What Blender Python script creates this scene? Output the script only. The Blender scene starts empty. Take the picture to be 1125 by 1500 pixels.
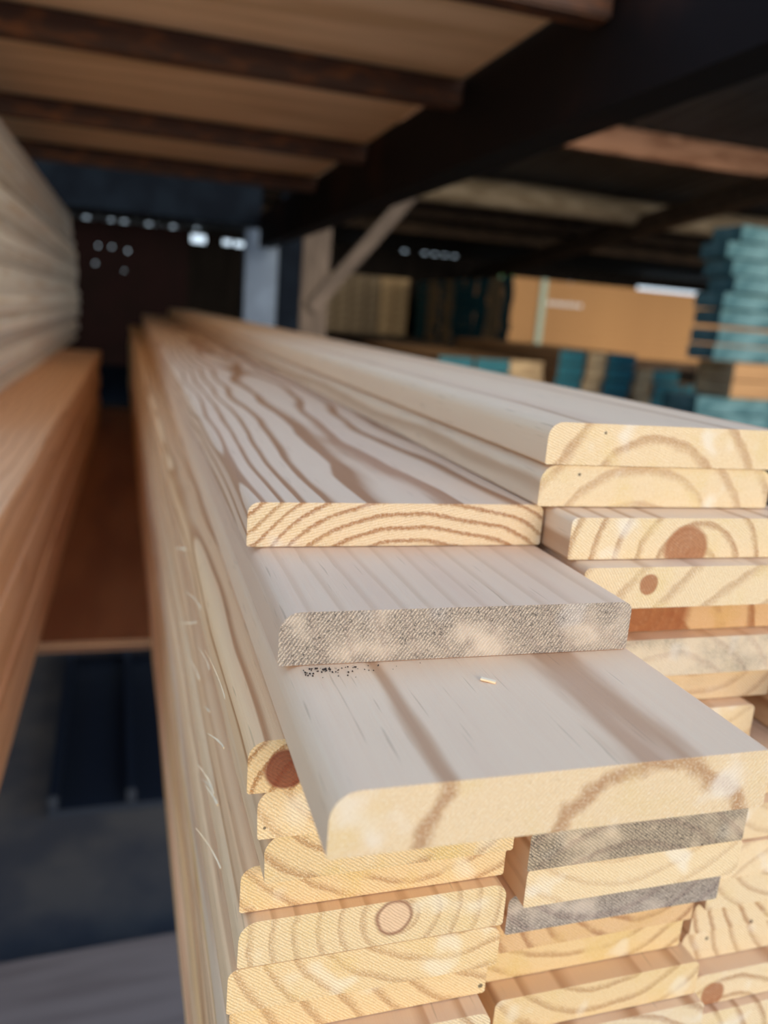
import bpy, bmesh, math, random
from mathutils import Matrix, Vector, noise
S = bpy.context.scene
COL = S.collection
rnd = random.Random(7)
H = 1.3                      # camera height over the yard floor; every z below is relative to the camera

# ------------------------------------------------------------ camera
cam_d = bpy.data.cameras.new('camera'); cam = bpy.data.objects.new('camera', cam_d); COL.objects.link(cam)
cam_d.sensor_fit = 'VERTICAL'; cam_d.sensor_height = 36; cam_d.lens = 28.66
R = Matrix(((0.95536838, -0.00519424, -0.29537143), (-0.28531551, 0.24300341, -0.92711617), (0.07659193, 0.97001153, 0.23067578)))
cam.matrix_world = Matrix.Translation((0, 0, H)) @ R.to_4x4()
cam_d.clip_start = 0.01; cam_d.clip_end = 200
cam_d.dof.use_dof = True; cam_d.dof.focus_distance = 0.305; cam_d.dof.aperture_fstop = 6.8
S.camera = cam
# ------------------------------------------------------------ light
W = bpy.data.worlds.new('world'); S.world = W; W.use_nodes = True
wn = W.node_tree.nodes; wl = W.node_tree.links
bg = wn['Background']
sky_geo = wn.new('ShaderNodeTexCoord'); sky_sep = wn.new('ShaderNodeSeparateXYZ'); sky_ramp = wn.new('ShaderNodeValToRGB')
wl.new(sky_geo.outputs['Generated'], sky_sep.inputs[0]); wl.new(sky_sep.outputs['Z'], sky_ramp.inputs[0])
sky_ramp.color_ramp.elements[0].position = 0.0; sky_ramp.color_ramp.elements[0].color = (0.78, 0.92, 1.0, 1)
sky_ramp.color_ramp.elements[1].position = 0.45; sky_ramp.color_ramp.elements[1].color = (0.36, 0.58, 1.0, 1)
wl.new(sky_ramp.outputs[0], bg.inputs[0]); bg.inputs[1].default_value = 1.2
sun_d = bpy.data.lights.new('sun', 'SUN'); sun = bpy.data.objects.new('sun', sun_d); COL.objects.link(sun)
sun_d.energy = 4.0; sun_d.angle = math.radians(42); sun_d.color = (1.0, 0.84, 0.62)
sun_dir = Vector((-0.17, 0.97, -0.09))          # hazy low sun: a wide soft glow over the yard behind the camera
sun.rotation_euler = sun_dir.to_track_quat('-Z', 'Y').to_euler()
S.view_settings.view_transform = 'Standard'; S.view_settings.look = 'None'; S.view_settings.gamma = 1
S.view_settings.exposure = 0.25

# ------------------------------------------------------------ node helpers
class NT:
    def __init__(s, name):
        s.m = bpy.data.materials.new(name); s.m.use_nodes = True
        s.t = s.m.node_tree; s.n = s.t.nodes; s.l = s.t.links; s.b = s.n['Principled BSDF']
    def new(s, t, **k):
        o = s.n.new(t)
        for a, v in k.items(): setattr(o, a, v)
        return o
    def put(s, sock, v):
        if isinstance(v, bpy.types.NodeSocket): s.l.new(v, sock)
        elif isinstance(v, (tuple, list)) and len(v) == 3 and sock.type == 'RGBA': sock.default_value = (*v, 1)
        else: sock.default_value = v
    def math(s, op, a, b=0.0, c=None, clamp=False):
        o = s.new('ShaderNodeMath', operation=op, use_clamp=clamp); s.put(o.inputs[0], a); s.put(o.inputs[1], b)
        if c is not None: s.put(o.inputs[2], c)
        return o.outputs[0]
    def sstep(s, v, a, b):
        o = s.new('ShaderNodeMapRange', interpolation_type='SMOOTHSTEP'); s.put(o.inputs['Value'], v)
        s.put(o.inputs['From Min'], a); s.put(o.inputs['From Max'], b); return o.outputs[0]
    def mix(s, f, a, b, mode='MIX'):
        o = s.new('ShaderNodeMix', data_type='RGBA', blend_type=mode); s.put(o.inputs[0], f); s.put(o.inputs[6], a); s.put(o.inputs[7], b)
        return o.outputs[2]
    def attr(s, name):
        return s.new('ShaderNodeAttribute', attribute_type='OBJECT', attribute_name=name)
    def sep(s, v):
        o = s.new('ShaderNodeSeparateXYZ'); s.put(o.inputs[0], v); return o.outputs
    def comb(s, x, y, z):
        o = s.new('ShaderNodeCombineXYZ'); s.put(o.inputs[0], x); s.put(o.inputs[1], y); s.put(o.inputs[2], z); return o.outputs[0]
    def noise(s, vec, scale, detail=2.0, rough=.5):
        o = s.new('ShaderNodeTexNoise'); s.put(o.inputs['Vector'], vec); s.put(o.inputs['Scale'], scale)
        o.inputs['Detail'].default_value = detail; o.inputs['Roughness'].default_value = rough; return o.outputs['Fac']
    def bump(s, h, dist, strength=1.0):
        o = s.new('ShaderNodeBump'); s.put(o.inputs['Height'], h); o.inputs['Distance'].default_value = dist; o.inputs['Strength'].default_value = strength
        s.l.new(o.outputs[0], s.b.inputs['Normal'])
    def base(s, c, rough=.6, spec=.5, metal=0.0):
        s.put(s.b.inputs['Base Color'], c); s.put(s.b.inputs['Roughness'], rough); s.b.inputs['Specular IOR Level'].default_value = spec
        s.b.inputs['Metallic'].default_value = metal

# sawn softwood: one solid growth-ring field feeds the faces and the sawn end, each board carries its own ring centre, spacing, knot, dirt
def softwood(name, end, early=(0.81, 0.55, 0.33), late=(0.42, 0.19, 0.072)):
    s = NT(name)
    co = s.new('ShaderNodeTexCoord').outputs['Object']; x, y, z = s.sep(co)
    ring = s.attr('ring'); cx, cz, seed = s.sep(ring.outputs['Vector'])
    gr = s.attr('grain'); sp, con, warp = s.sep(gr.outputs['Vector'])
    kn = s.attr('knot'); kx, kz, kr = s.sep(kn.outputs['Vector'])
    tone = s.attr('tone').outputs['Color']
    dr = s.sep(s.attr('wear').outputs['Vector'])       # dirt, saw-mark angle, yellow
    off = s.math('MULTIPLY', seed, 3.17)
    slow = s.noise(s.comb(s.math('ADD', s.math('MULTIPLY', x, 14.0), off), s.math('ADD', s.math('MULTIPLY', y, 3.2), off), s.math('MULTIPLY', z, 14.0)), 1.0, 1.5)
    fine = s.noise(s.comb(s.math('ADD', s.math('MULTIPLY', x, 75.0), off), s.math('MULTIPLY', y, 9.0), s.math('MULTIPLY', z, 75.0)), 1.0, 2.0)
    dx = s.math('SUBTRACT', x, cx); dz = s.math('SUBTRACT', z, cz)
    r = s.math('SQRT', s.math('ADD', s.math('MULTIPLY', dx, dx), s.math('MULTIPLY', dz, dz)))
    r = s.math('ADD', r, s.math('MULTIPLY', s.math('SUBTRACT', slow, .5), s.math('MULTIPLY', warp, 1.0)))
    r = s.math('ADD', r, s.math('MULTIPLY', s.math('SUBTRACT', fine, .5), s.math('MULTIPLY', sp, 0.28)))
    # grain swerves round the knot
    kd0 = s.math('SQRT', s.math('ADD', s.math('POWER', s.math('SUBTRACT', x, kx), 2.0), s.math('POWER', s.math('SUBTRACT', z, kz), 2.0)))
    kd = s.math('ADD', kd0, s.math('MULTIPLY', s.math('SUBTRACT', fine, .5), .003))
    kin = s.math('MULTIPLY', s.math('SUBTRACT', 1.0, s.sstep(kd, s.math('MULTIPLY', kr, .85), s.math('MULTIPLY', kr, 1.08))), s.math('GREATER_THAN', kr, .0005))
    kin = s.math('MULTIPLY', kin, s.math('LESS_THAN', y, .02))
    if end:
        brk = s.noise(s.comb(s.math('ADD', x, off), 0.0, z), 420.0, 4.0, .8)
        r = s.math('ADD', r, s.math('MULTIPLY', s.math('SUBTRACT', brk, .5), .0030))
    t = s.math('FRACT', s.math('DIVIDE', r, sp))
    lw = s.math('MULTIPLY', s.sstep(t, s.math('ADD', .50, s.math('MULTIPLY', sp, 6.5)), .87), s.math('SUBTRACT', 1.0, s.sstep(t, .90, .99)))
    lw = s.math('MULTIPLY', lw, con, clamp=True)
    fib = s.noise(s.comb(s.math('MULTIPLY', x, 1400.0), s.math('MULTIPLY', y, 22.0), s.math('MULTIPLY', z, 1400.0)), 1.0, 3.0)
    col = s.mix(lw, early, late)
    if not end:
        big = s.noise(s.comb(s.math('ADD', s.math('MULTIPLY', x, 40.0), off), s.math('MULTIPLY', y, 1.2), s.math('MULTIPLY', z, 40.0)), 1.0, 2.0)
        col = s.mix(s.math('MULTIPLY', s.sstep(big, .45, .75), .35), col, (0.72, 0.44, 0.27))
        col = s.mix(.5, col, s.mix(fib, (0.42, .42, .42), (.62, .62, .62)), 'OVERLAY')
        pore = s.noise(s.comb(s.math('MULTIPLY', x, 700.0), s.math('MULTIPLY', y, 26.0), s.math('MULTIPLY', z, 700.0)), 1.0, 1.0)
        col = s.mix(s.math('MULTIPLY', s.sstep(pore, .68, .74), .35), col, (0.33, .19, .10))
        col = s.mix(1.0, col, tone, 'MULTIPLY')
        s.base(col, s.math('ADD', .42, s.math('MULTIPLY', fib, .2)), .5)
        grit = s.noise(co, 2400.0, 2.0, .8)
        s.bump(s.math('ADD', s.math('MULTIPLY', fib, .7), s.math('MULTIPLY', grit, 1.1)), .00024, .8)
    else:
        col = s.mix(s.math('MULTIPLY', lw, s.math('MULTIPLY', s.sstep(brk, .35, .62), .45)), col, (0.36, 0.17, 0.07))
        col = s.mix(s.math('MULTIPLY', s.sstep(brk, .52, .70), .35), col, (0.60, 0.42, 0.22))
        yel = s.noise(s.comb(s.math('ADD', x, seed), z, 0.0), 45.0, 3.0)
        col = s.mix(s.math('MULTIPLY', s.sstep(yel, .46, .70), dr[2]), col, (0.80, 0.60, 0.28))
        wht = s.noise(s.comb(s.math('SUBTRACT', x, seed), z, 3.0), 38.0, 2.0)
        col = s.mix(s.math('MULTIPLY', s.sstep(wht, .58, .72), .6), col, (0.92, 0.86, 0.74))
        fleck = s.noise(co, 1300.0, 4.0, .8)
        col = s.mix(s.math('MULTIPLY', s.sstep(fleck, .5, .60), .55), col, (0.96, 0.89, 0.70))
        # rotary saw marks: fine slanting ridges, with groove shade painted into the colour
        sa = s.math('ADD', s.math('MULTIPLY', x, s.math('COSINE', dr[1])), s.math('MULTIPLY', z, s.math('SINE', dr[1])))
        wob = s.noise(co, 260.0, 2.0)
        wav = s.math('SINE', s.math('MULTIPLY', s.math('ADD', sa, s.math('MULTIPLY', wob, .0012)), 5200.0))
        col = s.mix(s.math('MULTIPLY', s.sstep(wav, -.2, .9), s.math('ADD', .17, s.math('MULTIPLY', dr[0], .12))), col, (0.36, 0.23, 0.13))
        # knots: reddish brown with their own rings
        kring = s.math('FRACT', s.math('DIVIDE', kd, s.math('MULTIPLY', kr, .22)))
        kcol = s.mix(s.math('MULTIPLY', kring, .4), (0.44, 0.19, 0.085), (0.27, 0.095, 0.04))
        rag = s.noise(co, 420.0, 3.0, .7)
        kcol = s.mix(s.math('MULTIPLY', s.sstep(rag, .5, .7), .35), kcol, (0.62, 0.40, 0.24))
        krim = s.sstep(kd, s.math('MULTIPLY', kr, .70), s.math('MULTIPLY', kr, .88))
        kcol = s.mix(s.attr('knot_open').outputs['Fac'], kcol, s.mix(krim, (0.78, 0.55, 0.38), (0.30, 0.13, 0.07)))
        kcol = s.mix(s.math('MULTIPLY', s.math('SUBTRACT', 0.0, s.attr('knot_open').outputs['Fac']), 1.0, clamp=True), kcol, s.mix(s.math('MULTIPLY', kring, .5), (0.27, 0.07, 0.035), (0.15, 0.035, 0.02)))
        col = s.mix(s.math('MULTIPLY', kin, .92), col, kcol)
        # mildew in clouds of black dots
        d1 = s.noise(s.comb(s.math('ADD', x, off), z, 0.0), 32.0, 3.0, .6); d2 = s.noise(co, 1500.0, 6.0, .85)
        dm = s.math("MULTIPLY", s.sstep(s.math('ADD', d1, s.math('MULTIPLY', dr[0], .30)), .62, .86), s.sstep(s.math('ADD', d2, s.math('MULTIPLY', wav, .05)), .43, .52))
        d3 = s.noise(s.comb(s.math('ADD', x, off), 1.0, z), 650.0, 6.0, .9)
        dm = s.math('MAXIMUM', s.math('MULTIPLY', dm, .62), s.math('MULTIPLY', s.sstep(s.math('ADD', d1, s.math('MULTIPLY', dr[0], .22)), .56, .80), s.sstep(d3, .53, .57)))
        col = s.mix(s.math('MULTIPLY', dr[0], .5, clamp=True), col, (0.66, 0.60, 0.53))
        col = s.mix(s.math('MULTIPLY', dm, s.math('MULTIPLY', dr[0], .95), clamp=True), col, (0.050, 0.046, 0.042))
        vo = s.new('ShaderNodeTexVoronoi', feature='F1'); s.put(vo.inputs['Vector'], s.comb(s.math('ADD', x, off), 0.0, z)); vo.inputs['Scale'].default_value = 75.0
        csep = s.sep(vo.outputs['Color'])
        dot = s.math('MULTIPLY', s.math('LESS_THAN', vo.outputs['Distance'], s.math('MULTIPLY', csep[1], .09)), s.math('LESS_THAN', csep[0], .30))
        col = s.mix(s.math('MULTIPLY', dot, .8), col, (0.05, .04, .035))
        col = s.mix(1.0, col, tone, 'MULTIPLY')
        s.base(col, .85, .25)
        s.bump(s.math('ADD', s.math('MULTIPLY', wav, -.5), s.math('MULTIPLY', fleck, 2.2)), .0004, 1.0)
    return s.m

def plain(name, c, rough=.6, spec=.4, c2=None, scale=6.0, stretch=(1, 1, 1), metal=0.0, bump=0.0, lo=.4, hi=.65, detail=4.0):
    s = NT(name); co = s.new('ShaderNodeTexCoord').outputs['Object']
    mp = s.new('ShaderNodeMapping'); s.put(mp.inputs[0], co); mp.inputs['Scale'].default_value = stretch
    col = c
    n = s.noise(mp.outputs[0], scale, detail)
    if c2: col = s.mix(s.sstep(n, lo, hi), c, c2)
    s.base(col, rough, spec, metal)
    if bump: s.bump(n, bump)
    return s.m

FACE = softwood('pine_face', False); END = softwood('pine_end_grain', True, (0.84, 0.64, 0.38), (0.44, 0.205, 0.07))
CREF = softwood('cream_board_face', False, (0.92, 0.83, 0.68), (0.68, 0.46, 0.24))
REDF = softwood('red_timber_face', False, (0.74, 0.42, 0.22), (0.50, 0.23, 0.10)); REDE = softwood('red_timber_end', True, (0.5, 0.26, 0.13), (0.3, 0.13, 0.06))
PLYU = plain('plywood_underside', (0.78, 0.52, 0.30), .6, .3, (0.60, 0.37, 0.19), 3.0, (.7, 5, 1))
PLYR = plain('red_plywood', (0.30, 0.115, 0.045), .35, .4, (0.22, 0.075, 0.03), 4.0, (3, .5, 1))
PLYE = plain('plywood_edge', (0.45, 0.25, 0.13), .7, .3, (0.12, 0.055, 0.03), 1.0, (1, 1, 260), lo=.45, hi=.55)
RUST = plain('rusty_brown_steel', (0.055, 0.022, 0.011), .6, .3, (0.17, 0.055, 0.014), 14.0, (1, 3, 3), lo=.45, hi=.75)
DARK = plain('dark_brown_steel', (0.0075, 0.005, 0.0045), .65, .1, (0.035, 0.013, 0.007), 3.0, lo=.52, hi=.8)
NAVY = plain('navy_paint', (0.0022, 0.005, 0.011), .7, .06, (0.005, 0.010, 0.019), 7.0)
BLUE = plain('pale_blue_grey_paint', (0.075, 0.12, 0.20), .5, .3, (0.10, 0.155, 0.25), 9.0)
GREYW = plain('weathered_grey_wood', (0.10, 0.080, 0.070), .8, .2, (0.15, 0.12, 0.105), 5.0, (6, 6, .8))
PLANKM = plain('dry_grey_plank', (0.23, 0.19, 0.17), .8, .2, (0.18, 0.145, 0.13), 3.0, (1, 8, 8))
PINKW = plain('pinkish_sawn_wood', (0.42, 0.22, 0.135), .8, .2, (0.27, 0.13, 0.075), 5.0, (1.2, 5, 5))
LOGW = plain('old_log_wood', (0.17, 0.13, 0.085), .85, .2, (0.26, 0.21, 0.15), 5.0, (1, 5, 5), bump=.01)
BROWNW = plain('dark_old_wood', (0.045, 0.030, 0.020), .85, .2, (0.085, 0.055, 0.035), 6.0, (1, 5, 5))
ROOFM = plain('weathered_sheet_metal', (0.085, 0.085, 0.082), .6, .4, (0.055, 0.054, 0.05), 2.0)
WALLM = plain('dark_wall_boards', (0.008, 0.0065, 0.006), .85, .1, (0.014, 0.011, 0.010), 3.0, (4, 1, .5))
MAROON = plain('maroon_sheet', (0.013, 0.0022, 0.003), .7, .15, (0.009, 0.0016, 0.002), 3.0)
CONC = plain('stained_concrete', (0.060, 0.060, 0.065), .9, .2, (0.105, 0.095, 0.085), 4.0, bump=.003)
YARD = plain('yard_gravel', (0.56, 0.49, 0.40), .95, .1, (0.44, 0.38, 0.31), 20.0, bump=.01)
TEAL = plain('teal_end_paint', (0.010, 0.10, 0.13), .7, .3, (0.020, 0.16, 0.19), 3.0)
TEAL2 = plain('light_teal_end_paint', (0.035, 0.105, 0.118), .7, .3, (0.105, 0.21, 0.22), 9.0)
TAN = plain('tan_sawn_timber', (0.43, 0.24, 0.105), .75, .2, (0.32, 0.17, 0.075), 3.0, (.5, 6, 10))
TANY = plain('tan_sawn_timber_lengthwise', (0.43, 0.24, 0.105), .75, .2, (0.32, 0.17, 0.075), 3.0, (6, .5, 10))
CREAME = plain('unpainted_board_end', (0.45, 0.33, 0.19), .85, .2, (0.33, 0.23, 0.13), 12.0)
STRAPM = plain('pale_strap', (0.30, 0.40, 0.33), .5, .4)
WHITEM = plain('white_stencil_paint', (0.75, 0.75, 0.78), .7, .3)
LEAFM = plain('green_leaves', (0.08, 0.22, 0.03), .6, .3, (0.16, 0.34, 0.05), 5.0)
CHIPM = plain('pale_splinter', (0.85, 0.66, 0.42), .6, .3, (0.78, 0.55, 0.30), 80.0)
SPECK = plain('dark_sawdust', (0.04, .03, .025), .9, .1)

# ------------------------------------------------------------ mesh helpers
def link(name, bm, mats, parent=None, loc=(0, 0, 0), rot=(0, 0, 0), smooth=False):
    me = bpy.data.meshes.new(name); bmesh.ops.recalc_face_normals(bm, faces=bm.faces)
    if smooth:
        for e in bm.edges: e.smooth = e.calc_face_angle(0.0) < math.radians(28)
    bm.to_mesh(me); bm.free()
    for m in (mats if isinstance(mats, (list, tuple)) else [mats]): me.materials.append(m)
    if smooth:
        for p in me.polygons: p.use_smooth = p.material_index == 0
    o = bpy.data.objects.new(name, me); COL.objects.link(o); o.location = loc; o.rotation_euler = rot
    if parent: o.parent = parent
    return o
def tag(o, label, cat, group=None, kind=None):
    o['label'] = label; o['category'] = cat
    if group: o['group'] = group
    if kind: o['kind'] = kind
    return o
def struct(o): o['kind'] = 'structure'; return o
def empty(name, loc, label, cat, group=None, rz=0):
    o = bpy.data.objects.new(name, None); COL.objects.link(o); o.location = loc; o.rotation_euler = (0, 0, rz); o.empty_display_size = .05
    return tag(o, label, cat, group)
def box(bm, x0, x1, y0, y1, z0, z1, mi=0, bev=0.0):
    v = [bm.verts.new(p) for p in ((x0, y0, z0), (x1, y0, z0), (x1, y1, z0), (x0, y1, z0), (x0, y0, z1), (x1, y0, z1), (x1, y1, z1), (x0, y1, z1))]
    fs = []
    for q in ((0, 1, 2, 3), (4, 5, 6, 7), (0, 1, 5, 4), (1, 2, 6, 5), (2, 3, 7, 6), (3, 0, 4, 7)):
        f = bm.faces.new([v[i] for i in q]); f.material_index = mi; fs.append(f)
    if bev:
        es = {e for f in fs for e in f.edges}
        bmesh.ops.bevel(bm, geom=list(es), offset=bev, segments=2, affect='EDGES')
    return fs
def boxobj(name, x0, x1, y0, y1, z0, z1, m, parent=None, bev=0.0, base=(0, 0, 0)):
    bm = bmesh.new(); cx, cy = (x0 + x1) / 2, (y0 + y1) / 2
    box(bm, x0 - cx, x1 - cx, y0 - cy, y1 - cy, 0, z1 - z0, 0, bev)
    if parent: return link(name, bm, m, parent, (cx - base[0], cy - base[1], z0 - base[2]))
    return link(name, bm, m, None, (cx, cy, z0 + H))
def holed_panel(x0, x1, z0, z1, th, holes):
    xs = sorted({x0, x1, *[h[0] for h in holes], *[h[1] for h in holes]}); zs = sorted({z0, z1, *[h[2] for h in holes], *[h[3] for h in holes]})
    bm = bmesh.new(); vm = {}
    def inside(i, j):
        if not (0 <= i < len(xs) - 1 and 0 <= j < len(zs) - 1): return False
        mx, mz = (xs[i] + xs[i + 1]) / 2, (zs[j] + zs[j + 1]) / 2
        return not any(h[0] < mx < h[1] and h[2] < mz < h[3] for h in holes)
    def V(i, y, j):
        k = (i, y, j)
        if k not in vm: vm[k] = bm.verts.new((xs[i], y, zs[j]))
        return vm[k]
    for i in range(len(xs) - 1):
        for j in range(len(zs) - 1):
            if not inside(i, j): continue
            for y in (0, th): bm.faces.new([V(i, y, j), V(i + 1, y, j), V(i + 1, y, j + 1), V(i, y, j + 1)])
            if not inside(i - 1, j): bm.faces.new([V(i, 0, j), V(i, th, j), V(i, th, j + 1), V(i, 0, j + 1)])
            if not inside(i + 1, j): bm.faces.new([V(i + 1, 0, j), V(i + 1, th, j), V(i + 1, th, j + 1), V(i + 1, 0, j + 1)])
            if not inside(i, j - 1): bm.faces.new([V(i, 0, j), V(i, th, j), V(i + 1, th, j), V(i + 1, 0, j)])
            if not inside(i, j + 1): bm.faces.new([V(i, 0, j + 1), V(i, th, j + 1), V(i + 1, th, j + 1), V(i + 1, 0, j + 1)])
    return bm

def board_mesh(w, t, L, rl=.006, rr=.006, segs=22, bow=.0, seed=0, tl=.0, rough=0.0, n=6):
    """eased board along +Y, origin at its lower left front edge; rl, rr radii of the upper edges, tl slant of the left face"""
    pf = [(0, 0.0008), (0.0008, 0)]
    pf += [(w - .0008, 0), (w, .0008)]
    for i in range(n + 1):
        a = math.pi / 2 * i / n; pf.append((w - rr + rr * math.cos(a), t - rr + rr * math.sin(a)))
    for i in range(n + 1):
        a = math.pi / 2 * (1 + i / n); pf.append((rl + rl * math.cos(a) + tl * .6, t - rl + rl * math.sin(a)))
    bm = bmesh.new(); rings = []
    ys = [0] + [L * ((i / segs) ** 1.7) for i in range(1, segs + 1)]
    for yy in ys:
        bx = bow * math.sin(math.pi * yy / L)
        ring = []
        for (px, pz) in pf:
            jx = 0
            if rough and px < w / 2: jx = rough * (noise.noise(Vector((seed * 3.1, yy * 9, pz * 90))) )
            ring.append(bm.verts.new((px + bx + jx, yy, pz)))
        rings.append(ring)
    m = len(pf)
    for a, b in zip(rings, rings[1:]):
        for i in range(m): bm.faces.new([a[i], a[(i + 1) % m], b[(i + 1) % m], b[i]])
    f = bm.faces.new(rings[0]); f.material_index = 1
    f = bm.faces.new(list(reversed(rings[-1]))); f.material_index = 1
    return bm
T = .0206; Z3 = -.1225
def kz(k): return Z3 - k * T            # underside of layer k
def board(x, y, k, w, L, label, group=None, t=.0201, rl=.006, rr=.006, ring=(.07, -.03), sp=.012, con=.8, warp=.012, knot=(0, 0, 0), dirt=0.0, saw=.9, yel=.5,
          tone=(1, 1, 1), yaw=0.0, z=None, mats=None, name='pine_board', cat='board', ko=0.0, **kw):
    board.i += 1; sd = board.i * 1.37 % 10
    bm = board_mesh(w, t, L, rl, rr, seed=sd, **kw)
    o = link(name, bm, mats or [FACE, END], None, (x, y, (kz(k) if z is None else z) + H), (0, 0, yaw), smooth=True)
    o['ring'] = [float(ring[0]), float(ring[1]), float(sd)]; o['grain'] = [float(sp), float(con), float(warp)]
    o['knot'] = [float(q) for q in knot]; o['wear'] = [float(dirt), float(saw), float(yel)]; o['tone'] = [float(q) for q in tone]; o['knot_open'] = float(ko)
    return tag(o, label, cat, group)
board.i = 0

# ------------------------------------------------------------ the shed
def roof_z(y): return 1.62 - .09 * y
bm = bmesh.new()                                        # corrugated roof, open towards the yard
x0, x1, pitch = -3.0, 11.5, .125
n = int((x1 - x0) / pitch * 8); ys = [2.2, 4.5, 7, 9.515]
rows = []
for yy in ys:
    rows.append([(bm.verts.new((x0 + i * pitch / 8, yy, roof_z(yy) + .012 * math.sin(2 * math.pi * i / 8) + .012 + H)), bm.verts.new((x0 + i * pitch / 8, yy, roof_z(yy) + .012 * math.sin(2 * math.pi * i / 8) + .0135 + H))) for i in range(n + 1)])
for a, b in zip(rows, rows[1:]):
    for i in range(n):
        for s_ in (0, 1): bm.faces.new([a[i][s_], a[i + 1][s_], b[i + 1][s_], b[i][s_]])
struct(link('ceiling', bm, ROOFM, smooth=True))
bm = bmesh.new(); box(bm, -3, 11.5, .3, 9.6, -.1, 0); struct(link('floor', bm, CONC))
bm = bmesh.new(); box(bm, -25, 25, -25, .3, -.1, -.005); struct(link('ground', bm, YARD))
wt = roof_z(9.5) + H
holes = [(-.62, .54, 1.0, wt - .03)]
holes += [(.60, .75, wt - .125, wt - .045), (.94, 1.03, wt - .115, wt - .065), (1.06, 1.28, wt - .12, wt - .07)]
holes += [(2.42, 2.50, H + .60, H + .66)]
hr = random.Random(3)
for i in range(11): xx = 3.95 + i * .16; holes.append((xx, xx + hr.choice([.03, .05, .07]), H + .56, H + .56 + hr.choice([.03, .045, .06])))
holes += [(5.85, 6.1, H + .545, H + .60), (6.2, 7.35, H + .545, H + .65)]
for i in range(3): xx = 1.2 + i * .2; holes.append((xx, xx + .02, H + .40 - i * .05, H + .42 - i * .05))
wt2 = wt + .021
holes += [(a_, b_, wt + .009, wt2) for a_, b_ in ((-.74, -.66), (-.56, -.42), (-.31, -.21), (-.17, .0), (.06, .26), (.31, .50), (.58, .67), (3.0, 3.1), (3.2, 3.7))]
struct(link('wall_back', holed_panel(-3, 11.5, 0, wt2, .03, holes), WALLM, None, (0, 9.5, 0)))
def side_wall(x):
    bm = bmesh.new(); v = []
    for xx in (x, x + .03):
        v.append([bm.verts.new(p) for p in ((xx, 2.2, 0), (xx, 9.5, 0), (xx, 9.5, roof_z(9.5) + H), (xx, 2.2, roof_z(2.2) + H))])
    bm.faces.new(v[0]); bm.faces.new(v[1])
    for i in range(4): bm.faces.new([v[0][i], v[0][(i + 1) % 4], v[1][(i + 1) % 4], v[1][i]])
    return bm
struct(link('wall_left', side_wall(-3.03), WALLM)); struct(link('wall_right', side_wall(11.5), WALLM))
# maroon sheet in the gap of the back wall, with nail and rust holes that let daylight through
mh = []
for (px, pz, s_) in ((-.47, .50, .022), (-.335, .50, .022), (-.175, .475, .026), (-.50, .32, .022), (-.21, .27, .016), (-.49, -.62, .020), (-.3, -.64, .012)):
    mh.append((px + .11, px + .11 + s_ * .75, H + pz, H + pz + s_ * .75))
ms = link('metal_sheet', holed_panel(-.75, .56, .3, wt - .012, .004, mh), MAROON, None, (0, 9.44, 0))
tag(ms, 'dark maroon metal sheet hanging on the back wall, pierced by pinholes of daylight', 'sheet')
# purlins and rafters
def purlin(y, hh, th, m, xa, xb, name='trim_1'):
    return boxobj(name, xa, xb, y, y + th, roof_z(y + th) - hh, roof_z(y + th) - .004, m)
def pt(name, y, hh, th, m, xa=-3, xb=11.5): return struct(purlin(y, hh, th, m, xa, xb, name))
p = purlin(4.6, .15, .05, PINKW, .9, 11.4, 'roof_purlin'); tag(p, 'pinkish sawn timber purlin crossing under the tin roof at upper right', 'beam')
bm = bmesh.new(); N = 18; prev = None
for i in range(40):
    xx = .7 + i * .27; r_ = .095 + .012 * noise.noise(Vector((xx * 1.3, 0, 0))); cy = .05 * noise.noise(Vector((xx * .5, 4, 0))); cz = .05 * noise.noise(Vector((xx * .45, 9, 0)))
    ring_ = [bm.verts.new((xx, cy + r_ * math.cos(2 * math.pi * j / N), cz + r_ * math.sin(2 * math.pi * j / N))) for j in range(N)]
    if prev:
        for j in range(N): bm.faces.new([prev[j], prev[(j + 1) % N], ring_[(j + 1) % N], ring_[j]])
    else: bm.faces.new(ring_)
    prev = ring_
bm.faces.new(prev)
lg = link('log_beam', bm, LOGW, None, (0, 5.95, roof_z(5.95) - .14 + H), smooth=True); tag(lg, 'rough round grey-brown log carried under the roof beyond the pinkish purlin', 'beam')
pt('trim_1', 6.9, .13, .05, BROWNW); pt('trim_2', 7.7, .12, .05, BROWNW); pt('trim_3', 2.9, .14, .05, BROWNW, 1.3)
for j, xx in enumerate((3.75, 8.2)):
    bm = bmesh.new(); v = []
    for yy in (4.0, 9.2):
        for (a, b) in ((0, -.17), (.12, -.17), (.12, -.30), (0, -.30)): v.append(bm.verts.new((xx + a, yy, roof_z(yy) + b + H)))
    for q in ((0, 1, 2, 3), (4, 5, 6, 7), (0, 1, 5, 4), (1, 2, 6, 5), (2, 3, 7, 6), (3, 0, 4, 7)): bm.faces.new([v[i] for i in q])
    struct(link('trim_%d' % (4 + j), bm, BROWNW))

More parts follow.
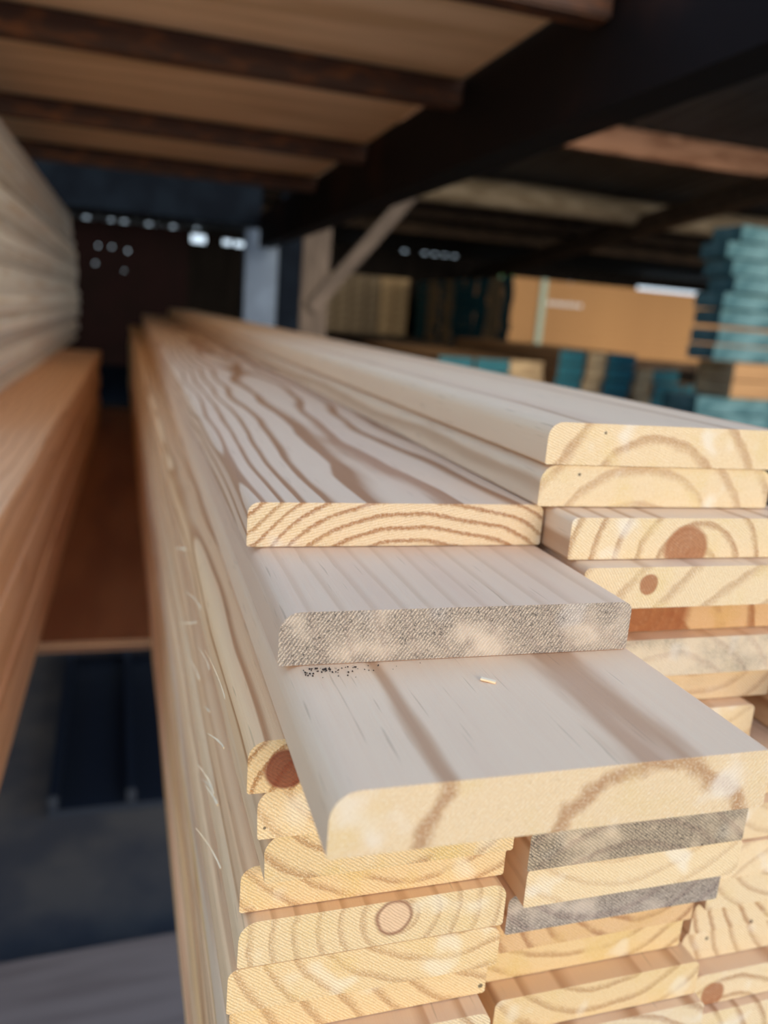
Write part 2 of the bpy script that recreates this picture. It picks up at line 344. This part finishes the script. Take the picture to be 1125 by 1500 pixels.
# ------------------------------------------------------------ rack
rk = empty('storage_rack', (.65, 4.7, 0), 'dark steel storage rack whose long beam and rusty crossbars carry the plywood shelf overhead', 'rack')
RB = (.65, 4.7, -H)
def rpart(name, x0, x1, y0, y1, z0, z1, m, bev=.003): return boxobj(name, x0, x1, y0, y1, z0, z1, m, rk, bev, RB)
bm = bmesh.new()                                          # long channel: web with two flanges
box(bm, 0, .012, 0, 3.90, 0, .17); box(bm, .012, .075, 0, 3.90, 0, .012); box(bm, .012, .075, 0, 3.90, .158, .17)
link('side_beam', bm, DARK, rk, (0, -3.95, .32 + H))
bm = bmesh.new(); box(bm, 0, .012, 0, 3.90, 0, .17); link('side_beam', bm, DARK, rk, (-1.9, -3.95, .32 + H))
for yy in (1.15, 1.72, 2.47, 3.17):
    o = rpart('crossbar', -1.238, .648, yy, yy + .05, .436, .488, RUST, .004); o['label'] = 'rusty brown crossbar'
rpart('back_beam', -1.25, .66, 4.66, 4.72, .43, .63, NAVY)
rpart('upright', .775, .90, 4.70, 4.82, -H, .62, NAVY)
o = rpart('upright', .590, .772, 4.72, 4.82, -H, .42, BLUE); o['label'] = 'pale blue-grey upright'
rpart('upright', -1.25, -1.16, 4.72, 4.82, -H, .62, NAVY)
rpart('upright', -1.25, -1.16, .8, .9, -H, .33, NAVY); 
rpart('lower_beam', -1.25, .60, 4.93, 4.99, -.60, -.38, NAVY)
for yy in (1.9, 2.9, 3.8): rpart('lower_crossbar', -1.25, .66, yy, yy + .05, -.562, -.512, RUST)
ZB = kz(18)
bm = bmesh.new(); box(bm, -.93, .93, -1.17, 1.17, 0, .016)
o = link('plywood_sheet', bm, PLYU, None, (-.285, 2.28, .489 + H)); tag(o, 'tan plywood shelf overhead lying on the rusty crossbars', 'plywood')
bm = bmesh.new(); fs = box(bm, -.71, .71, -1.36, 1.36, 0, .017)
for f in bm.faces:
    if abs(f.normal.z) < .5 or f.calc_center_median().y < -1.3: f.material_index = 1
bm.normal_update()
for f in bm.faces: f.material_index = 0 if abs(f.normal.z) > .5 else 1
o = link('plywood_sheet', bm, [PLYR, PLYE], None, (-.285, 2.55, ZB - .0175 + H)); tag(o, 'reddish brown plywood shelf seen low in the gap between the two board piles', 'plywood')

# grey wood post and brace behind the rack
o = boxobj('wooden_post', 1.04, 1.22, 5.40, 5.54, -H, 1.05, GREYW); tag(o, 'weathered grey wooden post standing behind the steel upright', 'post')
bm = bmesh.new(); Lb = 1.12; box(bm, -.045, .045, -.02, .02, 0, Lb, 0, .003)
o = link('diagonal_brace', bm, GREYW, None, (1.10, 5.37, .02 + H), (0, math.radians(39), 0)); tag(o, 'grey wooden brace rising diagonally from the post to the roof', 'brace')

# things on the floor in the gap
bm = bmesh.new()
box(bm, -.20, .40, 0, .95, 0, .02)
for i in range(4): box(bm, -.20 + i * .19, -.175 + i * .19, .0, .95, .02, .06, 0, .004)
pal = link('ribbed_steel_tray', bm, plain('very_dark_blue_steel', (0.006, 0.012, 0.024), .5, .5), None, (.0, 1.98, 0), (0, 0, .02)); tag(pal, 'very dark blue ribbed steel tray lying on the floor below the shelf', 'tray')
bm = bmesh.new(); box(bm, -.20, .40, .0, .03, 0, .02, 0, .003); link('rim', bm, BLUE, pal, (0, .92, .061))
bm = bmesh.new(); box(bm, -.8, .8, -.16, .16, 0, .05, 0, .003)
o = link('floor_plank', bm, PLANKM, None, (-.3, 1.28, .0), (0, 0, .05)); tag(o, 'wide weathered grey plank lying on the floor at the lower left', 'plank')

# ------------------------------------------------------------ the near bundle of pine boards
def B(*a, **k): return board(*a, **k)
YW = .013
pale = (1.0, .97, .93)
# three stepped boards on top
B(.0505, .1855, 1, .144, 4.62, 'nearest and lowest of the three stepped boards, wide pale top with brown streaks', rl=.0085, rr=.003, ring=(.102, -.016), sp=.0405, con=.75, warp=.006, saw=-.75, yel=.55, tone=(1.0, .975, .97), t=.0203)
B(.0495, .2650, 0, .142, 4.50, 'middle of the three stepped boards, its end grey with black mildew', rl=.0075, rr=.004, ring=(.16, .05), sp=.011, con=.25, warp=.014, dirt=1.0, saw=-.62, yel=.1, tone=(.93, .90, .92))
B(.0480, .3450, -1, .143, 4.45, 'uppermost of the three stepped boards, bold brown growth rings across its end', rl=.0050, rr=.0045, ring=(.085, -.085), sp=.0060, con=1.35, warp=.018, saw=-1.35, yel=.30, tone=(.96, .93, .94))
# right column of the top tier
B(.1850, .3385, -3, .139, 4.45, 'topmost board of the right-hand column, broad white top and rounded edge', rl=.0075, rr=.006, ring=(.062, -.024), sp=.021, con=.6, warp=.009, saw=1.2, yel=.8, tone=(1.02, 1.0, .98))
B(.1845, .3400, -2, .133, 4.45, 'second board from the top of the right-hand column, rounded at both upper corners', rl=.0085, rr=.007, ring=(.055, -.030), sp=.0175, con=.50, warp=.008, saw=-.95, yel=.75)
B(.1925, .3200, -1, .136, 4.45, 'third board of the right-hand column, with a big round brown knot in its end', rl=.003, rr=.003, ring=(.072, -.006), sp=.0125, con=.75, warp=.006, knot=(.0640, .0040, .0125), saw=.95, yel=.7, t=.0200)
B(.1955, .3085, 0, .140, 4.45, 'fourth board of the right-hand column, with a small dark brown knot in its end', rl=.003, rr=.003, ring=(.16, -.10), sp=.02, con=.45, warp=.012, knot=(.0345, .0115, .0052), saw=.6, yel=.75)
B(.1980, .3290, 1, .134, 4.45, 'fifth board of the right-hand column, its recessed end toned reddish brown as painted shade', rl=.003, rr=.003, ring=(.06, -.01), sp=.02, con=1.0, warp=.02, knot=(.045, .010, .030), yel=1.0, tone=(.86, .70, .58))  # brown tone paints the shade of the recess into the wood
B(.1975, .3195, 2, .138, 4.45, 'sixth board of the right-hand column, pale end with grey mildew specks', rl=.003, rr=.003, ring=(.06, -.04), sp=.013, con=.4, warp=.012, dirt=.7, yel=.35)
B(.1960, .3310, 3, .138, 4.45, 'seventh board of the right-hand column, tan end with a dirty grey lower edge', rl=.003, rr=.005, ring=(.09, .05), sp=.012, con=.5, warp=.012, dirt=.30, yel=.6, tone=(.96, .90, .84))
B(.1920, .3220, 4, .1265, 4.45, 'lowest board of the right-hand column, a plain pale end beside the gap', rl=.003, rr=.003, ring=(.07, .09), sp=.013, con=.3, warp=.01, yel=.2)
# left column below the stepped boards
B(.0385, .2515, 2, .108, 4.6, 'board directly under the stepped boards, a dark red-brown knot at its left end', rl=.007, ring=(.05, -.02), sp=.006, con=.9, warp=.02, knot=(.0135, .0085, .0078), ko=-1.0, yel=.3, tone=(1.08, .96, .78), yaw=YW, rough=.0016)
B(.0430, .2543, 3, .1065, 4.6, 'second board below the stepped boards, white end with a rounded corner', rl=.0075, ring=(.06, .05), sp=.012, con=.35, warp=.01, yel=.1, tone=(1.06, 1.0, .9), yaw=YW, rough=.001)
B(.0470, .2567, 4, .1010, 4.6, 'third board below the stepped boards, warm orange-yellow end', rl=.007, ring=(.04, .06), sp=.013, con=.6, warp=.012, yel=1.0, tone=(1, .93, .80), yaw=YW, rough=.001)
B(.0405, .2680, 5, .1110, 4.6, 'fourth board below the stepped boards, yellow end cut with sloping saw lines', rl=.006, ring=(.07, .07), sp=.011, con=.6, warp=.012, dirt=.12, yel=.9, saw=.9, tone=(1.06, .96, .80), yaw=YW, rough=.0012)
B(.0393, .2628, 6, .1120, 4.6, 'fifth board below the stepped boards, a ragged ringed knot in the middle of its end', rl=.0075, rr=.006, ring=(.066, .012), sp=.009, con=.45, warp=.006, knot=(.0625, .0125, .0085), ko=1.0, dirt=.18, yel=.45, tone=(1.05, 1.0, .88), yaw=YW, rough=.0012)
B(.0360, .2630, 7, .1150, 4.6, 'sixth board below the stepped boards, flush under the ringed-knot board', rl=.004, ring=(.09, .06), sp=.011, con=.45, warp=.012, yel=.6, tone=(1.06, .98, .84), yaw=YW, rough=.0012)
B(.0383, .2700, 8, .1125, 4.6, 'seventh board below the stepped boards, cream end with a rounded left corner', rl=.008, rr=.007, ring=(.12, .06), sp=.013, con=.55, warp=.012, yel=.55, tone=(1.06, .98, .84), yaw=YW, rough=.0012)
B(.0375, .2600, 9, .1125, 4.6, 'eighth board below the stepped boards, its grey top showing at the bottom of the picture', rl=.006, ring=(.06, -.02), sp=.012, con=.6, warp=.01, knot=(.063, .012, .009), yel=.4, yaw=YW, rough=.0012)
# middle column
mid = [(5, .1625, .2690, .113, 'top board of the lower middle column, end blackened by mildew', dict(dirt=1.15, yel=.3, ring=(.05, -.05), tone=(.95, .88, .78))),
       (6, .1645, .2715, .114, 'second board of the lower middle column, clean cream end', dict(yel=.05, ring=(.05, .09), con=.25, tone=(1.04, 1.03, 1.0))),
       (7, .1620, .2799, .116, 'third board of the lower middle column, purplish grey mildewed end', dict(dirt=1.15, yel=.05, ring=(.05, .06), tone=(.95, .93, .97))),
       (8, .1625, .2910, .113, 'fourth board of the lower middle column, brown stained end', dict(dirt=.1, yel=.8, ring=(.08, .04), con=.8, tone=(.95, .80, .66))),
       (9, .1645, .2963, .111, 'fifth board of the lower middle column, yellow end with a long curved ring', dict(yel=.9, ring=(.05, .09), con=.6, tone=(1, .93, .78))),
       (10, .1650, .2850, .116, 'sixth board of the lower middle column, its grey top edge showing as a strip', dict(yel=.7, ring=(.06, .06), con=.6, tone=(1, .94, .82))),
       (11, .1680, .2800, .116, 'bottom board of the lower middle column, cut off by the lower edge of the picture', dict(yel=.3, dirt=.2, ring=(.06, -.06)))]
for k, x, y, w, lb, kw in mid: B(x, y, k, w, 4.5, lb, yaw=YW, rl=.004, rr=.004, **kw)
rt = [(5, .2860, .3020, 'top board of the lower right column, tucked below the big pale board', dict(yel=.1, ring=(.1, .05), con=.3)),
      (6, .2850, .2950, 'second board of the lower right column, cream end', dict(yel=.1, ring=(.06, .08), con=.3)),
      (7, .2862, .2930, 'third board of the lower right column, white end with a rounded corner', dict(yel=.05, ring=(.06, -.05), con=.3, tone=(1.05, 1.04, 1.03))),
      (8, .2865, .2960, 'fourth board of the lower right column, yellow rounded end', dict(yel=.6, ring=(.05, .05), con=.5)),
      (9, .2860, .3030, 'fifth board of the lower right column, long curved brown rings', dict(yel=.5, ring=(.09, .05), con=.9, sp=.009)),
      (10, .2855, .3060, 'sixth board of the lower right column, ridged cream end', dict(yel=.2, ring=(.12, .05), con=.6)),
      (11, .2850, .2960, 'seventh board of the lower right column, grey top edge and dark knot', dict(yel=.5, ring=(.03, -.03), con=.8, knot=(.018, .006, .008)))]
for k, x, y, lb, kw in rt: B(x, y, k, .12, 4.5, lb, yaw=YW, rl=.007, rr=.004, **kw)
# lower layers: only their left edges show
for k in list(range(10, 19)):
    B(.0395 + rnd.uniform(-.0015, .0015), .275 + rnd.uniform(-.01, .012), k, .112, 4.6, 'board in the lower left flank of the near bundle, only its streaky edge showing', 'edge-on boards in the near bundle flank',
      yaw=YW, ring=(rnd.uniform(-.02, .12), rnd.uniform(-.06, .08)), con=rnd.uniform(.4, 1), sp=rnd.uniform(.006, .012), warp=.016, tone=(rnd.uniform(1.02, 1.12), rnd.uniform(.86, .98), rnd.uniform(.62, .80)), rough=.002)
for k in range(12, 19):
    B(.168, .29, k, .24, 4.5, 'wide board filling the foot of the near bundle', 'hidden wide boards of the near bundle', yaw=YW)
# boards to the right of the right-hand column
for k in (-2, -1, 0, 1, 2):
    B(.3345, .92 + .02 * (k + 3), k, .042, 3.8, 'narrow board in the set-back row right of the right-hand column', 'set-back boards right of the top tier', rl=.003, rr=.003)
for k in (3, 4):
    B(.3385, .262, k, .090, 4.4, ['upper', 'lower'][k - 3] + ' orange board edge in the gap right of the big pale board', rl=.004, tone=(1, .88, .7), con=.8)

# slivers, chip and sawdust
def sliver(L, w, bend, seed):
    r2 = random.Random(seed); bm = bmesh.new(); prev = None
    for i in range(7):
        f = i / 6; ww = w * (1 - .8 * f) * (1 + .3 * r2.uniform(-1, 1)); yy = L * f; xx = -bend * f * f; zz = .25 * L * r2.uniform(-.1, .1) * f
        c = [bm.verts.new((xx, yy, zz - ww / 2)), bm.verts.new((xx - ww * .3, yy, zz)), bm.verts.new((xx, yy, zz + ww / 2)), bm.verts.new((xx + ww * .25, yy, zz))]
        if prev:
            for j in range(4): bm.faces.new([prev[j], prev[(j + 1) % 4], c[(j + 1) % 4], c[j]])
        else: bm.faces.new(c)
        prev = c
    bm.faces.new(prev); return bm
def sl(x, y, z, L, w, bend, rx, seed):
    o = link('wood_sliver', sliver(L, w, bend, seed), CHIPM, None, (x, y, z + H), (math.radians(rx), 0, math.radians(2 + (seed * 37) % 14)))
    return tag(o, 'thin pale wood sliver fraying from the left flank of the near bundle', 'splinter', 'slivers on the bundle flank')
r3 = random.Random(11)
for i in range(15):
    yy = r3.choice([.30, .33, .36, .42, .5, .62, .8, 1.0]) * r3.uniform(.95, 1.08); k = r3.choice([2, 3, 3, 4, 5, 6, 8, 10])
    sl(.0380 - .0135 * (yy - .26) + .001, yy, kz(k) + r3.uniform(0, .012), r3.uniform(.006, .022) * (1 + yy * .6), r3.uniform(.0009, .0024), r3.uniform(.001, .006), r3.uniform(-20, 60), i)
bm = bmesh.new(); box(bm, -.0028, .0028, -.0010, .0010, 0, .0007, 0, .0002)
o = link('wood_chip', bm, CHIPM, None, (.1215, .2440, Z3 + .0001 + H - .0002), (0, .08, -.55)); tag(o, 'tiny pale wood chip lying on the widest stepped board', 'chip')
bm = bmesh.new()
for i in range(70):
    cx = .058 + abs(r3.gauss(0, .013)); cy = .262 - abs(r3.gauss(0, .0035)); s_ = r3.uniform(.00012, .0004)
    bmesh.ops.create_icosphere(bm, subdivisions=1, radius=s_, matrix=Matrix.Translation((cx, cy, Z3 + s_ * .3 - .0001)))
o = link('sawdust', bm, SPECK, None, (0, 0, H)); tag(o, 'dark sawdust specks scattered where the mildewed board meets the one below', 'sawdust', kind='stuff')

# ------------------------------------------------------------ left piles
TL = [(0, 'top'), (1, 'second'), (2, 'third'), (3, 'fourth'), (4, 'fifth'), (5, 'lowest')]
zt = ZB + 6 * .0463
for i, nm in TL:
    z = ZB + (5 - i) * .0463
    board(-.312 + [.004, 0, .003, -.002, .002, 0][i], .72, 0, .185, [2.8, 2.75, 2.79, 2.77, 2.8, 2.75][i], nm + ' red-brown timber of the low pile on the left, beside the gap', t=.0459, z=z, rl=.003, rr=.003, mats=[REDF, REDE],
          name='red_timber', cat='timber', ring=(rnd.uniform(-.1, .3), rnd.uniform(-.1, .2)), sp=.014, con=.8, warp=.03, tone=(1.15, 1.1, 1.05))
    board(-.505, .72, 0, .188, 2.8, 'red-brown timber in the hidden outer row of the left pile', 'outer red-brown timbers of the left pile', t=.0459, z=z, rl=.003, rr=.003, mats=[REDF, REDE], name='red_timber', cat='timber')
nl = 27
for i in range(nl):
    z = zt + .0003 + i * .0206; f = i / (nl - 1)
    far = 4.62 - .55 * max(0, (f - .45) / .55) ** 1.6 - .25 * max(0, (.3 - f) / .3) ** 2 + rnd.uniform(-.03, .03)
    c = rnd.choice([.72, .88, .95, 1.05, 1.1])
    board(-.27 - .21 + rnd.uniform(-.006, .006), 1.3, 0, .21, far - 1.3, 'pale cream board edge in the tall stack at the upper left', 'cream boards of the tall left stack', z=z, rl=.0025, rr=.0025, mats=[CREF, END],
          ring=(rnd.uniform(-.1, .3), rnd.uniform(-.1, .1)), sp=rnd.uniform(.006, .02), con=rnd.uniform(.2, .7), warp=.02, tone=(c * .93, c * .95, c * 1.0), segs=14, yaw=rnd.uniform(-.0012, .0012))

# ------------------------------------------------------------ far stacks on the right
def far_board(name, x, y, z, lx, ly, lz, mats, endaxis, label, group, rot=(0, 0, 0), cat='board'):
    bm = bmesh.new(); box(bm, 0, lx, 0, ly, 0, lz); bm.normal_update()
    for f in bm.faces:
        nrm = f.normal; f.material_index = 1 if abs(nrm[endaxis]) > .5 else 0
    return tag(link(name, bm, mats, None, (x, y, z + H), rot), label, cat, group)
def deck(name, x0, x1, y0, y1, z, label):
    e = empty(name, ((x0 + x1) / 2, (y0 + y1) / 2, 0), label, 'rack'); b = ((x0 + x1) / 2, (y0 + y1) / 2, -H)
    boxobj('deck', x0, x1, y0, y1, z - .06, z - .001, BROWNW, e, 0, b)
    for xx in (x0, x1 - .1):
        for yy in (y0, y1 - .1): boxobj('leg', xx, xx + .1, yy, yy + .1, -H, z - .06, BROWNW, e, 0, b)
deck('timber_trestle', 1.75, 6.0, 5.95, 9.2, -.17, 'dark wooden trestle under the far packs of teal-ended and tan boards')
deck('timber_trestle', 1.45, 3.6, 3.1, 5.9, -.56, 'dark wooden trestle under the nearer teal-painted stacks')
yy = 6.0; LZ = .07
for ci, (wd, c) in enumerate([(.2, 'T'), (.28, 'C'), (.26, 'T'), (.26, 'T'), (.27, 'T'), (.23, 'C'), (.18, 'T'), (.26, 'C'), (.34, 'T')]):
    for k in range(8):
        jx = rnd.uniform(-.008, .008)
        far_board('sawn_board', 2.82 + jx, yy, -.168 + k * LZ, 2.6 if ci else 2.75, wd - .012, LZ - .006, [TAN, TEAL if c == 'T' else CREAME], 0,
                  'sawn board in the far tan pack, its end ' + ('painted dark teal' if c == 'T' else 'left unpainted'), ('teal-ended' if c == 'T' else 'plain-ended') + ' boards of the far tan pack')
    yy += wd
for ci in range(6):
    for k in range(7):
        if ci == 5 or ci == 4: m = [TANY, CREAME]; lb = 'plain tan board end in the lighter right part of the far brown stack'; g = 'tan boards of the far brown stack'
        else: m = [BROWNW, LOGW]; lb = 'dim weathered board end in the dark left part of the far brown stack'; g = 'weathered boards of the far brown stack'
        far_board('sawn_board', 1.85 + ci * .162, 8.55, -.168 + k * .085, .15, .6, .078, m, 1, lb, g)
st = link('strap', (lambda b: (box(b, 0, .05, 0, .004, 0, .56), b)[1])(bmesh.new()), STRAPM, None, (3.05, 5.985, -.168 + H)); tag(st, 'pale green strap running down the side of the far tan pack', 'strap')
bm = bmesh.new()
for i in range(7):
    a = i * .045; bmesh.ops.create_cone(bm, cap_ends=True, segments=16, radius1=.017, radius2=.017, depth=.003, matrix=Matrix.Translation((a, 0, 0)) @ Matrix.Rotation(math.pi / 2, 4, 'X'))
o = link('stencil_mark', bm, WHITEM, None, (3.14, 5.992, .215 + H)); tag(o, 'blurred row of white stencil marks on the side of the far tan pack', 'marking')
# lower teal ends, nearer
cols = [(1.58, .21, 'T', 5), (1.80, .21, 'T', 5), (2.02, .21, 'C', 5), (2.30, .17, 'T', 6), (2.48, .12, 'C', 6), (2.61, .19, 'T', 6), (2.81, .12, 'C', 5), (2.94, .2, 'T', 5), (3.15, .2, 'T', 4)]
for (x, w_, c, nk) in cols:
    for k in range(nk):
        far_board('sawn_board', x, 4.2 + rnd.uniform(-.03, .03), -.558 + k * .078, w_ - .01, 1.6, .072, [TANY, TEAL if c == 'T' else CREAME], 1,
                  'board in the low shadowed stack behind the white-topped column, end ' + ('painted teal' if c == 'T' else 'unpainted'), ('teal' if c == 'T' else 'plain') + ' ends of the low shadowed stack')
for k in range(6):                                        # boards below the ragged stack
    tanb = k >= 4
    far_board('sawn_board', 2.50 + (.16 if tanb else 0) + rnd.uniform(-.02, .02), 3.2 + rnd.uniform(-.03, .03), -.558 + k * .081, .7, .26, .076, [TAN if tanb else TEAL2, CREAME if tanb else TEAL2], 0,
              'orange-tan board just below the ragged teal stack at the right edge' if tanb else 'light teal board low at the right edge, beneath the orange-tan ones', 'orange-tan boards below the ragged stack' if tanb else 'light teal boards low at the right edge')
for k in range(8):                                        # ragged teal stack
    zz = -.070 + k * .0735 + (.012 if k > 1 else 0)
    far_board('sawn_board', 2.53 + k * .004 + rnd.uniform(-.03, .03), 3.2 + rnd.uniform(-.02, .02), zz, .7, .19, .066, [TEAL2, TEAL2], 1,
              'light teal board in the ragged stack at the right edge', 'boards of the ragged teal stack', (0, 0, (.0, .03, -.02, .05, -.04, .02, -.03, .03)[k]))
# trees outside the gap of the back wall
def tree(x, y, s_, label):
    e = empty('tree', (x, y, 0), label, 'tree'); r4 = random.Random(int(x * 10))
    bm = bmesh.new(); bmesh.ops.create_cone(bm, cap_ends=True, segments=10, radius1=.12, radius2=.07, depth=1.4, matrix=Matrix.Translation((0, 0, .7))); link('trunk', bm, BROWNW, e)
    bm = bmesh.new()
    for i in range(500):
        v = Vector((r4.gauss(0, 1), r4.gauss(0, 1), r4.gauss(0, 1))).normalized() * r4.uniform(.5, 1) * s_
        m = Matrix.Translation(v + Vector((0, 0, 1.7))) @ Matrix.Rotation(r4.uniform(0, 6), 4, v.normalized() if v.length else 'Z'); a = .10
        q = [bm.verts.new(m @ Vector(p)) for p in ((-a, 0, 0), (0, -a * .4, .03), (a, 0, 0), (0, a * .4, .03))]; bm.faces.new(q)
    link('foliage', bm, LEAFM, e)
tree(5.4, 12.6, .75, 'leafy green tree outside, glimpsed through the gap under the eave')
tree(7.6, 13.2, .6, 'smaller green tree outside, right of the one glimpsed under the eave')
bm = bmesh.new(); box(bm, -25, 35, 12, 40, -.1, -.005); struct(link('ground', bm, YARD))
